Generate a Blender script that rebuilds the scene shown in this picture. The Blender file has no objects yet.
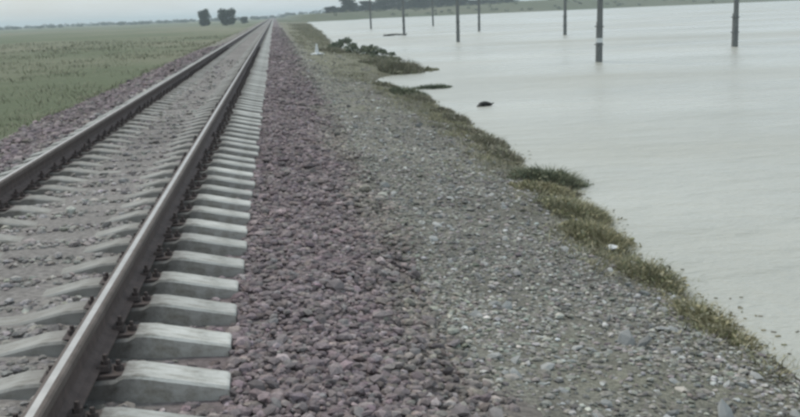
import bpy, math, random
import numpy as np
from mathutils import Matrix, Vector

# ------------------------------------------------------------------ camera, sky, sun, exposure
scene = bpy.context.scene
COL = scene.collection
rng = np.random.default_rng(7)
random.seed(7)

CAM_Z = 1.55                       # metres above the rail seats
PITCH, YAW, ROLL = math.radians(11.17), math.radians(6.61), math.radians(2.3)
fw = Vector((math.sin(YAW) * math.cos(PITCH), math.cos(YAW) * math.cos(PITCH), -math.sin(PITCH)))
r0 = Vector((math.cos(YAW), -math.sin(YAW), 0.0))
u0 = r0.cross(fw)
rt = r0 * math.cos(ROLL) - u0 * math.sin(ROLL)
up = r0 * math.sin(ROLL) + u0 * math.cos(ROLL)
cam_data = bpy.data.cameras.new("camera")
cam_data.lens = 45.0
cam_data.sensor_width = 36.0
cam_data.clip_start = 0.05
cam_data.clip_end = 20000.0
cam = bpy.data.objects.new("camera", cam_data)
m3 = Matrix((rt, up, -fw)).transposed()
cam.matrix_world = Matrix.Translation((0, 0, CAM_Z)) @ m3.to_4x4()
COL.objects.link(cam)
scene.camera = cam

SUN_EL, SUN_AZ = math.radians(58), math.radians(-32)     # azimuth from +Y, clockwise positive
world = bpy.data.worlds.new("World")
scene.world = world
world.use_nodes = True
wn, wl = world.node_tree.nodes, world.node_tree.links
wn.clear()
w_out = wn.new("ShaderNodeOutputWorld")
w_bg = wn.new("ShaderNodeBackground")
w_bg.inputs["Strength"].default_value = 0.10
sky = wn.new("ShaderNodeTexSky")
sky.sky_type = 'NISHITA'
sky.sun_disc = False
sky.sun_elevation = SUN_EL
sky.sun_rotation = SUN_AZ
sky.dust_density = 2.0
w_tc = wn.new("ShaderNodeTexCoord")
w_map = wn.new("ShaderNodeMapping")
w_map.inputs["Scale"].default_value = (1.0, 1.0, 4.0)
w_noise = wn.new("ShaderNodeTexNoise")
w_noise.inputs["Scale"].default_value = 2.2
w_noise.inputs["Detail"].default_value = 5.0
w_noise.inputs["Roughness"].default_value = 0.55
w_ramp = wn.new("ShaderNodeMapRange")
w_ramp.inputs["From Min"].default_value = 0.35
w_ramp.inputs["From Max"].default_value = 0.70
w_ramp.inputs["To Min"].default_value = 0.45
w_ramp.inputs["To Max"].default_value = 0.95
w_mix = wn.new("ShaderNodeMix")
w_mix.data_type = 'RGBA'
w_mix.inputs["B"].default_value = (7.7, 8.95, 9.7, 1.0)   # the cloud sheet
wl.new(w_tc.outputs["Generated"], w_map.inputs["Vector"])
wl.new(w_map.outputs["Vector"], w_noise.inputs["Vector"])
wl.new(w_noise.outputs["Fac"], w_ramp.inputs["Value"])
wl.new(w_ramp.outputs["Result"], w_mix.inputs["Factor"])
wl.new(sky.outputs["Color"], w_mix.inputs["A"])
wl.new(w_mix.outputs["Result"], w_bg.inputs["Color"])
wl.new(w_bg.outputs["Background"], w_out.inputs["Surface"])

sun_data = bpy.data.lights.new("sun", 'SUN')
sun_data.energy = 1.5
sun_data.angle = math.radians(14)
sun_data.color = (1.0, 0.93, 0.84)
sun = bpy.data.objects.new("sun", sun_data)
sd = Vector((math.sin(SUN_AZ) * math.cos(SUN_EL), math.cos(SUN_AZ) * math.cos(SUN_EL), math.sin(SUN_EL)))
sun.rotation_euler = sd.to_track_quat('Z', 'Y').to_euler()
COL.objects.link(sun)

scene.view_settings.view_transform = 'Standard'
scene.view_settings.look = 'None'
scene.view_settings.gamma = 1.0
scene.view_settings.use_curve_mapping = False
scene.view_settings.exposure = 0.22
scene.cycles.filter_width = 3.3
scene.cycles.max_bounces = 6
scene.cycles.volume_bounces = 1
scene.cycles.use_denoising = True

# ------------------------------------------------------------------ helpers
WATER_Z = -0.80
TRACK_X = -1.75


def hash2(ix, iy, seed):
    h = (ix.astype(np.int64) * 374761393 + iy.astype(np.int64) * 668265263 + seed * 974634777) & 0xFFFFFFFF
    h = ((h ^ (h >> 13)) * 1274126177) & 0xFFFFFFFF
    return ((h ^ (h >> 16)) & 0xFFFF) / 65535.0


def vnoise(x, y, seed=0):
    x = np.asarray(x, float); y = np.asarray(y, float)
    ix, iy = np.floor(x), np.floor(y)
    fx, fy = x - ix, y - iy
    fx = fx * fx * (3 - 2 * fx); fy = fy * fy * (3 - 2 * fy)
    a = hash2(ix, iy, seed); b = hash2(ix + 1, iy, seed)
    c = hash2(ix, iy + 1, seed); d = hash2(ix + 1, iy + 1, seed)
    return (a * (1 - fx) + b * fx) * (1 - fy) + (c * (1 - fx) + d * fx) * fy - 0.5


def fbm(x, y, seed=0, octs=4):
    v, amp = 0.0, 1.0
    for k in range(octs):
        v = v + amp * vnoise(x * 2 ** k, y * 2 ** k, seed + k * 17)
        amp *= 0.5
    return v


def sm(a, b, x):
    t = np.clip((x - a) / (b - a), 0, 1)
    return t * t * (3 - 2 * t)


def link(o, parent=None):
    COL.objects.link(o)
    if parent is not None:
        o.parent = parent
    return o


def mesh_obj(name, verts, faces, mats, parent=None, smooth=False, colors=None, loc=None, mat_idx=None):
    me = bpy.data.meshes.new(name)
    verts = np.asarray(verts, np.float32)
    if isinstance(faces, np.ndarray):
        n, k = faces.shape
        me.vertices.add(len(verts))
        me.vertices.foreach_set("co", verts.ravel())
        me.loops.add(n * k)
        me.loops.foreach_set("vertex_index", faces.astype(np.int32).ravel())
        me.polygons.add(n)
        me.polygons.foreach_set("loop_start", np.arange(0, n * k, k, dtype=np.int32))
        me.polygons.foreach_set("loop_total", np.full(n, k, np.int32))
        me.update(calc_edges=True)
        me.validate()
    else:
        me.from_pydata([tuple(v) for v in verts.tolist()], [], [tuple(f) for f in faces])
        me.update()
    if colors is not None:
        at = me.color_attributes.new("tint", 'FLOAT_COLOR', 'POINT')
        c = np.ones((len(verts), 4), np.float32)
        c[:, :3] = colors
        at.data.foreach_set("color", c.ravel())
    if not isinstance(mats, (list, tuple)):
        mats = [mats]
    for m in mats:
        me.materials.append(m)
    if mat_idx is not None:
        me.polygons.foreach_set("material_index", np.asarray(mat_idx, np.int32))
    me.polygons.foreach_set("use_smooth", np.full(len(me.polygons), smooth))
    o = bpy.data.objects.new(name, me)
    if loc is not None:
        o.location = loc
    return link(o, parent)


def tag(o, label=None, cat=None, group=None, kind=None):
    if label: o["label"] = label
    if cat: o["category"] = cat
    if group: o["group"] = group
    if kind: o["kind"] = kind
    return o


def empty(name, loc, rz=0.0):
    o = bpy.data.objects.new(name, None)
    o.empty_display_size = 0.2
    o.location = loc
    o.rotation_euler = (0, 0, rz)
    return link(o)


def copy_tree(o, parent=None):
    c = o.copy()
    link(c, parent)
    for ch in list(o.children):
        copy_tree(ch, c)
    return c


# ------------------------------------------------------------------ materials
def new_mat(name, rough=0.9, spec=0.3):
    m = bpy.data.materials.new(name)
    m.use_nodes = True
    b = m.node_tree.nodes["Principled BSDF"]
    b.inputs["Roughness"].default_value = rough
    b.inputs["Specular IOR Level"].default_value = spec
    return m, m.node_tree.nodes, m.node_tree.links, b


def noise_node(n, l, scale, detail=4, rough=0.6, coord="Object", mapscale=None):
    tc = n.new("ShaderNodeTexCoord")
    nz = n.new("ShaderNodeTexNoise")
    nz.inputs["Scale"].default_value = scale
    nz.inputs["Detail"].default_value = detail
    nz.inputs["Roughness"].default_value = rough
    if mapscale:
        mp = n.new("ShaderNodeMapping")
        mp.inputs["Scale"].default_value = mapscale
        l.new(tc.outputs[coord], mp.inputs["Vector"])
        l.new(mp.outputs["Vector"], nz.inputs["Vector"])
    else:
        l.new(tc.outputs[coord], nz.inputs["Vector"])
    return nz


def ramp(n, l, src, stops):
    r = n.new("ShaderNodeValToRGB")
    e = r.color_ramp.elements
    e[0].position, e[0].color = stops[0][0], (*stops[0][1], 1)
    e[1].position, e[1].color = stops[-1][0], (*stops[-1][1], 1)
    for p, c in stops[1:-1]:
        k = e.new(p); k.color = (*c, 1)
    l.new(src, r.inputs["Fac"])
    return r


def mul(n, l, a, b):
    m = n.new("ShaderNodeMix"); m.data_type = 'RGBA'; m.blend_type = 'MULTIPLY'
    m.inputs["Factor"].default_value = 1.0
    l.new(a, m.inputs["A"]); l.new(b, m.inputs["B"])
    return m.outputs["Result"]


def bump(n, l, src, bsdf, strength, dist):
    b = n.new("ShaderNodeBump")
    b.inputs["Strength"].default_value = strength
    b.inputs["Distance"].default_value = dist
    l.new(src, b.inputs["Height"])
    l.new(b.outputs["Normal"], bsdf.inputs["Normal"])
    return b


def mat_tint(name, scale=60, lo=0.7, hi=1.25, rough=0.9, bumpd=0.0, spec=0.25):
    """base colour from the mesh's own tint, with fine mottling"""
    m, n, l, b = new_mat(name, rough, spec)
    at = n.new("ShaderNodeAttribute"); at.attribute_name = "tint"
    nz = noise_node(n, l, scale)
    r = ramp(n, l, nz.outputs["Fac"], [(0.3, (lo,) * 3), (0.7, (hi,) * 3)])
    l.new(mul(n, l, at.outputs["Color"], r.outputs["Color"]), b.inputs["Base Color"])
    if bumpd:
        bump(n, l, nz.outputs["Fac"], b, 0.6, bumpd)
    return m


def mat_plain(name, c0, c1, scale=8, rough=0.85, bumpd=0.0, metallic=0.0, spec=0.3, coord="Object", mapscale=None):
    m, n, l, b = new_mat(name, rough, spec)
    nz = noise_node(n, l, scale, 6, 0.65, coord, mapscale)
    r = ramp(n, l, nz.outputs["Fac"], [(0.3, c0), (0.7, c1)])
    l.new(r.outputs["Color"], b.inputs["Base Color"])
    b.inputs["Metallic"].default_value = metallic
    if bumpd:
        bump(n, l, nz.outputs["Fac"], b, 0.7, bumpd)
    return m


M_STONE = mat_tint("stone", 55, 0.75, 1.25, 0.92, 0.004)
def make_ground_mat():
    m, n, l, b = new_mat("ground", 0.95, 0.2)
    at = n.new("ShaderNodeAttribute"); at.attribute_name = "tint"
    n1 = noise_node(n, l, 5.0, 8, 0.72)
    n2 = noise_node(n, l, 38.0, 5, 0.7)
    r1 = ramp(n, l, n1.outputs["Fac"], [(0.32, (0.68,) * 3), (0.68, (1.28,) * 3)])
    r2 = ramp(n, l, n2.outputs["Fac"], [(0.35, (0.6,) * 3), (0.65, (1.35,) * 3)])
    l.new(mul(n, l, mul(n, l, at.outputs["Color"], r1.outputs["Color"]), r2.outputs["Color"]), b.inputs["Base Color"])
    ad = n.new("ShaderNodeMath"); ad.operation = 'MULTIPLY_ADD'
    l.new(n2.outputs["Fac"], ad.inputs[0]); ad.inputs[1].default_value = 0.5
    l.new(n1.outputs["Fac"], ad.inputs[2])
    bump(n, l, ad.outputs[0], b, 0.9, 0.05)
    return m


M_GROUND = make_ground_mat()
M_BALLAST = mat_tint("ballast_base", 22, 0.55, 1.2, 0.95, 0.03)
M_BLADE = mat_tint("grass_blade", 4, 0.85, 1.15, 0.8, 0.0)
M_LEAF = mat_tint("leaf", 1.5, 0.8, 1.2, 0.75, 0.0)
def make_sleeper_mat(name, c0, c1, c2):
    m, n, l, b = new_mat(name, 0.92, 0.25)
    nz = noise_node(n, l, 7, 7, 0.7)
    oi = n.new("ShaderNodeObjectInfo")
    r = ramp(n, l, nz.outputs["Fac"], [(0.28, c0), (0.5, c1), (0.72, c2)])
    vr = n.new("ShaderNodeMapRange"); vr.inputs["To Min"].default_value = 0.82; vr.inputs["To Max"].default_value = 1.12
    l.new(oi.outputs["Random"], vr.inputs["Value"])
    vm = n.new("ShaderNodeVectorMath"); vm.operation = 'SCALE'
    l.new(r.outputs["Color"], vm.inputs[0]); l.new(vr.outputs["Result"], vm.inputs["Scale"])
    # rust and grease spread round each rail seat
    tc = n.new("ShaderNodeTexCoord"); sx = n.new("ShaderNodeSeparateXYZ")
    l.new(tc.outputs["Object"], sx.inputs[0])
    ab = n.new("ShaderNodeMath"); ab.operation = 'ABSOLUTE'; l.new(sx.outputs["X"], ab.inputs[0])
    su = n.new("ShaderNodeMath"); su.operation = 'SUBTRACT'; l.new(ab.outputs[0], su.inputs[0]); su.inputs[1].default_value = 0.80
    a2 = n.new("ShaderNodeMath"); a2.operation = 'ABSOLUTE'; l.new(su.outputs[0], a2.inputs[0])
    nd = n.new("ShaderNodeMath"); nd.operation = 'MULTIPLY_ADD'; l.new(nz.outputs["Fac"], nd.inputs[0]); nd.inputs[1].default_value = 0.22; l.new(a2.outputs[0], nd.inputs[2])
    st = n.new("ShaderNodeMapRange"); st.inputs["From Min"].default_value = 0.24; st.inputs["From Max"].default_value = 0.40
    st.inputs["To Min"].default_value = 0.85; st.inputs["To Max"].default_value = 0.0
    l.new(nd.outputs[0], st.inputs["Value"])
    mx = n.new("ShaderNodeMix"); mx.data_type = 'RGBA'
    l.new(st.outputs["Result"], mx.inputs["Factor"]); l.new(vm.outputs["Vector"], mx.inputs["A"])
    mx.inputs["B"].default_value = (0.060, 0.050, 0.045, 1)
    du = n.new("ShaderNodeMapRange"); du.inputs["From Min"].default_value = 0.62; du.inputs["From Max"].default_value = 0.95
    du.inputs["To Min"].default_value = 0.78; du.inputs["To Max"].default_value = 0.0
    l.new(ab.outputs[0], du.inputs["Value"])
    dm = n.new("ShaderNodeMath"); dm.operation = 'MULTIPLY'; l.new(du.outputs["Result"], dm.inputs[0])
    dr = n.new("ShaderNodeMapRange"); dr.inputs["From Min"].default_value = 0.25; dr.inputs["From Max"].default_value = 0.6
    dr.inputs["To Min"].default_value = 1.0; dr.inputs["To Max"].default_value = 0.75
    l.new(nz.outputs["Fac"], dr.inputs["Value"]); l.new(dr.outputs["Result"], dm.inputs[1])
    m2 = n.new("ShaderNodeMix"); m2.data_type = 'RGBA'
    l.new(dm.outputs[0], m2.inputs["Factor"]); l.new(mx.outputs["Result"], m2.inputs["A"])
    m2.inputs["B"].default_value = (0.235, 0.222, 0.20, 1)
    # streaks and blotches of run-off
    n3 = noise_node(n, l, 3.0, 8, 0.75, "Object", (2.0, 9.0, 2.0))
    r3 = ramp(n, l, n3.outputs["Fac"], [(0.34, (0.58, 0.55, 0.50)), (0.52, (1.0, 1.0, 1.0))])
    l.new(mul(n, l, m2.outputs["Result"], r3.outputs["Color"]), b.inputs["Base Color"])
    bump(n, l, nz.outputs["Fac"], b, 0.8, 0.008)
    return m


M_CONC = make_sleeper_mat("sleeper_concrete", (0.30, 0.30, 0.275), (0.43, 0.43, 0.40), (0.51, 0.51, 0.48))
M_CONCSIDE = make_sleeper_mat("sleeper_concrete_dusty_shade", (0.22, 0.205, 0.18), (0.32, 0.305, 0.275), (0.39, 0.375, 0.345))  # darker side faces: shade put into the colour, along with ballast dust
M_RUST = mat_plain("rail_rust", (0.060, 0.045, 0.040), (0.115, 0.085, 0.075), 14, 0.8, 0.002)
M_HEAD = mat_plain("rail_polish", (0.30, 0.295, 0.285), (0.42, 0.415, 0.40), 6, 0.5, 0.0, 0.7)
M_HEADSIDE = mat_plain("rail_head_side", (0.085, 0.068, 0.058), (0.145, 0.12, 0.105), 10, 0.75, 0.001, 0.1)
M_IRON = mat_plain("fastening_iron", (0.045, 0.035, 0.032), (0.085, 0.065, 0.058), 40, 0.75)
M_POLE = mat_plain("pole_wood", (0.11, 0.115, 0.11), (0.18, 0.185, 0.175), 5, 0.9, 0.006, mapscale=(6, 6, 0.6))
M_STUB = mat_plain("pole_stub_concrete", (0.11, 0.115, 0.11), (0.19, 0.195, 0.185), 6, 0.9, 0.004)
M_BAND = mat_plain("band_paint", (0.55, 0.56, 0.54), (0.72, 0.73, 0.71), 12, 0.7)
M_CERAM = mat_plain("insulator_ceramic", (0.55, 0.55, 0.53), (0.65, 0.65, 0.63), 12, 0.25)
M_BARK = mat_plain("bark", (0.05, 0.042, 0.034), (0.10, 0.085, 0.07), 9, 0.95, 0.01, mapscale=(5, 5, 1))
M_WHITE = mat_plain("whitewash", (0.62, 0.62, 0.60), (0.80, 0.80, 0.78), 9, 0.9, 0.004)
M_DRIFT = mat_plain("wet_driftwood", (0.025, 0.025, 0.022), (0.06, 0.058, 0.05), 7, 0.6, 0.01, mapscale=(1, 5, 5))


def make_water_mat():
    m, n, l, b = new_mat("flood_water", 0.34, 0.5)
    b.inputs["IOR"].default_value = 1.33
    big = noise_node(n, l, 0.12, 7, 0.68, "Object", (0.5, 1.0, 1.0))
    r = ramp(n, l, big.outputs["Fac"], [(0.3, (0.32, 0.318, 0.27)), (0.7, (0.46, 0.455, 0.395))])
    l.new(r.outputs["Color"], b.inputs["Base Color"])
    rr = n.new("ShaderNodeMapRange"); rr.inputs["From Min"].default_value = 0.35; rr.inputs["From Max"].default_value = 0.65
    rr.inputs["To Min"].default_value = 0.16; rr.inputs["To Max"].default_value = 0.46
    band = noise_node(n, l, 0.09, 6, 0.65, "Object", (0.35, 1.0, 1.0))
    l.new(band.outputs["Fac"], rr.inputs["Value"]); l.new(rr.outputs["Result"], b.inputs["Roughness"])
    n1 = noise_node(n, l, 1.1, 5, 0.6, "Object", (1.0, 1.9, 1.0))
    n2 = noise_node(n, l, 7.0, 3, 0.6, "Object", (1.0, 2.0, 1.0))
    ad = n.new("ShaderNodeMath"); ad.operation = 'MULTIPLY_ADD'
    l.new(n2.outputs["Fac"], ad.inputs[0]); ad.inputs[1].default_value = 0.18
    l.new(n1.outputs["Fac"], ad.inputs[2])
    bump(n, l, ad.outputs[0], b, 0.7, 0.2)
    return m


M_WATER = make_water_mat()


# ------------------------------------------------------------------ terrain
S_Y = np.array([-60, 0, 9, 12, 14, 16, 20, 23.5, 26, 29, 31.5, 33.5, 35.5, 37.5, 40, 48, 55, 60, 66, 75, 110, 234, 300, 328, 345])
S_X = np.array([3.0, 3.05, 3.2, 3.5, 3.45, 3.6, 3.65, 3.8, 3.75, 3.75, 3.5, 3.3, 3.4, 4.3, 4.9, 5.0, 5.2, 4.4, 4.0, 4.2, 5.4, 8.0, 9.6, 11.0, 30.0])
F_X = np.array([-50, 8, 24, 40, 55, 90, 115, 150, 400, 2500])
F_Y = np.array([330, 330, 356, 386, 384, 395, 400, 422, 480, 800])


def shore_x(Y):
    wob = 0.16 * fbm(Y * 0.55, Y * 0 + 3.3, 5, 3) + 0.3 * vnoise(Y * 0.13, Y * 0 + 7.7, 9) * sm(60, 90, Y)
    return np.interp(Y, S_Y, S_X) + wob


def far_y(X):
    return np.interp(X, F_X, F_Y) + 6 * vnoise(X * 0.06, X * 0 + 1.5, 21)


def ground_z(X, Y):
    X = np.asarray(X, float); Y = np.asarray(Y, float)
    xs = shore_x(Y)
    # bank on the water side
    t = np.clip((X - 1.05) / np.maximum(xs - 1.05, 0.5), 0, None)
    zr = np.where(t < 1, -0.38 - (abs(WATER_Z) - 0.38) * (0.72 * t + 0.28 * t ** 3), WATER_Z - np.clip((X - xs) * 0.22, 0, 0.9))
    zr = zr + 0.06 * fbm(X * 1.5, Y * 1.5, 31, 5) * sm(0.9, 1.4, X)
    # field on the other side
    zl = -0.36 - 0.85 * sm(-4.2, -7.6, X) + 0.06 * fbm(X * 0.5, Y * 0.5, 41, 4) * sm(-4.2, -6, X) + 0.25 * fbm(X * 0.03, Y * 0.03, 43, 3) * sm(-8, -30, X)
    z = np.where(X > -1.5, zr, zl)
    z = np.where((X > -4.0) & (X < 1.05), -0.36, z)
    # beyond the far shore
    df = Y - far_y(X)
    ht = np.interp(X, [0, 30, 70, 95, 130, 400], [1.2, 1.8, 2.2, 2.8, 4.2, 4.8])
    zf = WATER_Z + (ht + 0.8) * sm(-3, 22, df) + 0.7 * fbm(X * 0.07, Y * 0.07, 51, 4) * sm(0, 25, df)
    use = sm(8, 14, X) * (df > -3)
    z = np.where(use > 0, np.maximum(z, WATER_Z - 0.9 + 0 * z) * (1 - use) + zf * use, z)
    # past the lake's head the bank turns into a meadow
    head = (Y > 330) & (X > 1.2) & (X <= 14)
    z = np.where(head, np.maximum(z, -0.5 + 0.2 * fbm(X * 0.2, Y * 0.05, 61, 3)), z)
    return z


def axis(parts):
    out = []
    for a, b, n in parts:
        out.append(np.linspace(a, b, n, endpoint=False))
    return np.concatenate(out + [np.array([parts[-1][1]])])


gx = np.concatenate([-np.geomspace(2500, 9, 46), axis([(-8.8, -4.0, 32), (-4.0, 1.0, 8), (1.0, 5.0, 56)]), np.geomspace(5.2, 2500, 110)])
gy = np.concatenate([np.linspace(-60, 1.5, 20), axis([(2.0, 30.0, 210)]), np.geomspace(30.3, 320, 130), np.linspace(325, 470, 60), np.geomspace(475, 4000, 40)])
GX, GY = np.meshgrid(gx, gy)
GZ = ground_z(GX, GY)
V = np.stack([GX.ravel(), GY.ravel(), GZ.ravel()], 1)
nx, ny = len(gx), len(gy)
ii, jj = np.meshgrid(np.arange(nx - 1), np.arange(ny - 1))
a0 = (jj * nx + ii).ravel()
FQ = np.stack([a0, a0 + 1, a0 + 1 + nx, a0 + nx], 1)


def ground_color(X, Y, Z):
    c_grav = np.array([0.203, 0.195, 0.163])
    c_mud = np.array([0.16, 0.145, 0.115])
    c_grass = np.array([0.115, 0.135, 0.075])
    c_dry = np.array([0.18, 0.18, 0.118])
    n1 = fbm(X * 0.8, Y * 0.8, 71, 4)[:, None]
    n2 = fbm(X * 0.05, Y * 0.02, 73, 4)[:, None]
    xs = shore_x(Y)[:, None]
    Xc = X[:, None]; Yc = Y[:, None]
    c = c_grav * (1 + 0.35 * n1) * np.ones_like(Xc)
    edge = sm(-0.75, 0.0, Xc - xs + 0.35 * n1)
    c = c * (1 - edge) + c_mud * edge
    wet = sm(-0.34, -0.08, Xc - xs + 0.25 * n1)
    c = c * (1 - 0.55 * wet)
    # farther down the line grass takes over the bank
    gfar = sm(0.0, 0.5, sm(14, 50, Yc) * 0.85 + n1 * 0.5) * sm(0.9, 2.0, Xc) * (1 - edge * 0.4)
    c = c * (1 - gfar * 0.75) + c_dry * gfar * 0.75
    left = sm(-4.6, -6.0, Xc + 0.8 * n1)
    gl = np.clip(0.5 + 1.6 * n2 + 0.9 * n1, 0, 1)
    cl = c_dry * (1 - gl) + c_grass * gl
    c = c * (1 - left) + cl * left
    far = ((Yc > 322) & (Xc > 1.2)).astype(float)
    gf = np.clip(0.65 + 0.9 * fbm(X * 0.05, Y * 0.05, 75, 3)[:, None], 0, 1)
    c = c * (1 - far) + (c_dry * 0.75 * (1 - gf) + c_grass * 0.8 * gf) * far
    return c


ground = mesh_obj("ground", V, FQ, M_GROUND, smooth=True, colors=ground_color(V[:, 0], V[:, 1], V[:, 2]))
tag(ground, "grey gravel bank and grassy plain either side of the railway", "ground", kind="structure")

# flood water: a sheet that runs under the banks
wx = np.concatenate([np.array([1.6]), np.geomspace(2.0, 2400, 50)])
wy = np.concatenate([np.linspace(-50, 2, 6), np.geomspace(3, 900, 60)])
WX, WY = np.meshgrid(wx, wy)
n_x, n_y = len(wx), len(wy)
ii, jj = np.meshgrid(np.arange(n_x - 1), np.arange(n_y - 1))
a0 = (jj * n_x + ii).ravel()
water = mesh_obj("flood_water", np.stack([WX.ravel(), WY.ravel(), np.full(WX.size, WATER_Z)], 1),
                 np.stack([a0, a0 + 1, a0 + 1 + n_x, a0 + n_x], 1), M_WATER, smooth=True)
tag(water, "wide sheet of pale muddy flood water beside the bank", "water", kind="structure")


# ballast bed
def ballast_z(X, Y):
    X = np.asarray(X, float); Y = np.asarray(Y, float)
    px = [-4.5, -3.45, -3.2, -2.9, -2.2, -1.3, -0.70, -0.3, 0.15, 0.6, 1.05, 1.3]
    pz = [-0.55, -0.16, -0.13, -0.10, -0.048, -0.048, -0.115, -0.14, -0.17, -0.27, -0.39, -0.50]
    return np.interp(X, px, pz) + 0.045 * fbm(X * 2.1, Y * 2.1, 81, 4) * np.where((X > -0.25) | (X < -3.3), 1.0, 0.35)


def ballast_color(X, Y):
    n1 = fbm(X * 0.9, Y * 0.5, 91, 4)[:, None]
    purple = np.array([0.203, 0.168, 0.165])
    grey = np.array([0.285, 0.272, 0.248])
    brown = np.array([0.180, 0.152, 0.132])
    gbank = np.array([0.217, 0.205, 0.18])
    inner = (sm(-0.45, -0.75, X) * sm(-3.6, -2.9, X))[:, None]
    c = purple * (1 - 0.75 * inner) + grey * 0.75 * inner
    oil = (np.exp(-((np.abs(X - TRACK_X) - 0.86) / 0.20) ** 2))[:, None]
    c = c * (1 - 0.55 * oil)
    outer = sm(0.45, 1.15, X[:, None] + 0.9 * n1)
    c = c * (1 - outer) + (brown * 0.5 + gbank * 0.5) * outer
    return c * (1 + 0.3 * n1)


bx = np.concatenate([np.linspace(-4.5, -3.3, 10), np.linspace(-3.1, -0.4, 20), np.linspace(-0.3, 1.3, 22)])
by = np.concatenate([axis([(0.0, 30.0, 200)]), np.geomspace(30.4, 3500, 140)])
BX, BY = np.meshgrid(bx, by)
edge_w = 0.22 * fbm(BY * 0.7, BY * 0 + 2.2, 95, 3) * sm(0.5, 1.3, BX)
BXw = BX + edge_w
BZ = ballast_z(BX, BY)
n_x, n_y = len(bx), len(by)
ii, jj = np.meshgrid(np.arange(n_x - 1), np.arange(n_y - 1))
a0 = (jj * n_x + ii).ravel()
BV = np.stack([BXw.ravel(), BY.ravel(), BZ.ravel()], 1)
ballast = mesh_obj("ballast_bed", BV, np.stack([a0, a0 + 1, a0 + 1 + n_x, a0 + n_x], 1), M_BALLAST, smooth=True,
                   colors=ballast_color(BV[:, 0], BV[:, 1]) * 0.85)
tag(ballast, "purple grey crushed stone ballast bed under the track", "ballast", kind="structure")

# ------------------------------------------------------------------ stones
ICO_V = []
g = (1 + 5 ** 0.5) / 2
for s1 in (-1, 1):
    for s2 in (-1, 1):
        ICO_V += [(0, s1, s2 * g), (s1, s2 * g, 0), (s2 * g, 0, s1)]
ICO_V = np.array(ICO_V, float) / math.sqrt(1 + g * g)


def hull_faces(P):
    F = []
    n = len(P)
    for i in range(n):
        for j in range(i + 1, n):
            for k in range(j + 1, n):
                nn = np.cross(P[j] - P[i], P[k] - P[i])
                d = (P - P[i]) @ nn
                if np.all(d <= 1e-9): F.append((i, j, k))
                elif np.all(d >= -1e-9): F.append((i, k, j))
    return np.array(F)


ICO_F = hull_faces(ICO_V)
ROCKS = []
for k in range(16):
    # angular crushed stone: pull vertices towards a few random chip planes
    P = ICO_V.copy()
    Q, _ = np.linalg.qr(rng.normal(size=(3, 3)))
    P = P @ Q
    for c in range(5):
        nrm = rng.normal(size=3); nrm /= np.linalg.norm(nrm)
        lim = rng.uniform(0.45, 0.75)
        d = P @ nrm
        P = P - np.clip(d - lim, 0, None)[:, None] * nrm
    P = P + rng.normal(scale=0.045, size=P.shape)
    P = P * np.array([1.25, 0.95, rng.uniform(0.6, 0.85)])
    ROCKS.append(P / 1.1)
ROCKS = np.array(ROCKS)


def rock_verts(xyz, size, flat=0.8, tilt=0.6):
    n = len(xyz)
    base = ROCKS[rng.integers(0, len(ROCKS), n)]
    yaw = rng.uniform(0, 2 * np.pi, n); tx = rng.normal(scale=tilt, size=n)
    c, s = np.cos(tx), np.sin(tx)
    p = base.copy()
    p[:, :, 1], p[:, :, 2] = base[:, :, 1] * c[:, None] - base[:, :, 2] * s[:, None], base[:, :, 1] * s[:, None] + base[:, :, 2] * c[:, None]
    p[:, :, 2] *= flat
    c, s = np.cos(yaw), np.sin(yaw)
    q = p.copy()
    q[:, :, 0] = p[:, :, 0] * c[:, None] - p[:, :, 1] * s[:, None]
    q[:, :, 1] = p[:, :, 0] * s[:, None] + p[:, :, 1] * c[:, None]
    return q * size[:, None, None] + xyz[:, None, :]


def rock_mass(name, xyz, size, col, parent, flat=0.8, tilt=0.6):
    v = rock_verts(xyz, size, flat, tilt)
    n = len(xyz)
    f = (ICO_F[None] + (np.arange(n) * 12)[:, None, None]).reshape(-1, 3)
    cc = np.repeat(col, 12, axis=0)
    o = mesh_obj(name, v.reshape(-1, 3), f, M_STONE, parent, colors=cc)
    o["kind"] = "stuff"
    return o


def scatter(x0, x1, bands):
    """random spots; bands = (y0, y1, per square metre, mean radius)"""
    P, R = [], []
    for y0, y1, dens, rad in bands:
        n = int((x1 - x0) * (y1 - y0) * dens)
        P.append(np.stack([rng.uniform(x0, x1, n), rng.uniform(y0, y1, n)], 1))
        R.append(rad * np.exp(rng.normal(scale=0.32, size=n)))
    return np.concatenate(P), np.concatenate(R)


def stone_tint(n, base, spread=0.24, hue=0.028):
    l = np.exp(rng.normal(scale=spread, size=n))[:, None]
    return np.clip(base * l * (1 + rng.normal(scale=hue, size=(n, 3))), 0.02, 0.7)


SLEEPER_PITCH = 0.555
SLEEPER_Y0 = 2.775


def off_sleeper(y):
    d = (y - SLEEPER_Y0 + SLEEPER_PITCH / 2) % SLEEPER_PITCH - SLEEPER_PITCH / 2
    return np.abs(d)


# shoulder ballast on the near side
P, R = scatter(-0.33, 1.25, [(2.6, 9, 1450, 0.0235), (9, 18, 900, 0.0265), (18, 36, 330, 0.036), (36, 80, 75, 0.055), (80, 160, 18, 0.08)])
keep = rng.uniform(size=len(P)) < 1 - 0.85 * sm(0.45, 1.3, P[:, 0] + 0.7 * fbm(P[:, 0], P[:, 1] * 0.8, 101, 3))
P, R = P[keep], R[keep]
z = ballast_z(P[:, 0], P[:, 1]) + R * rng.uniform(-0.1, 0.75, len(P))
rock_mass("ballast_gravel", np.column_stack([P, z]), R, stone_tint(len(P), ballast_color(P[:, 0], P[:, 1])), ballast)
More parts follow.
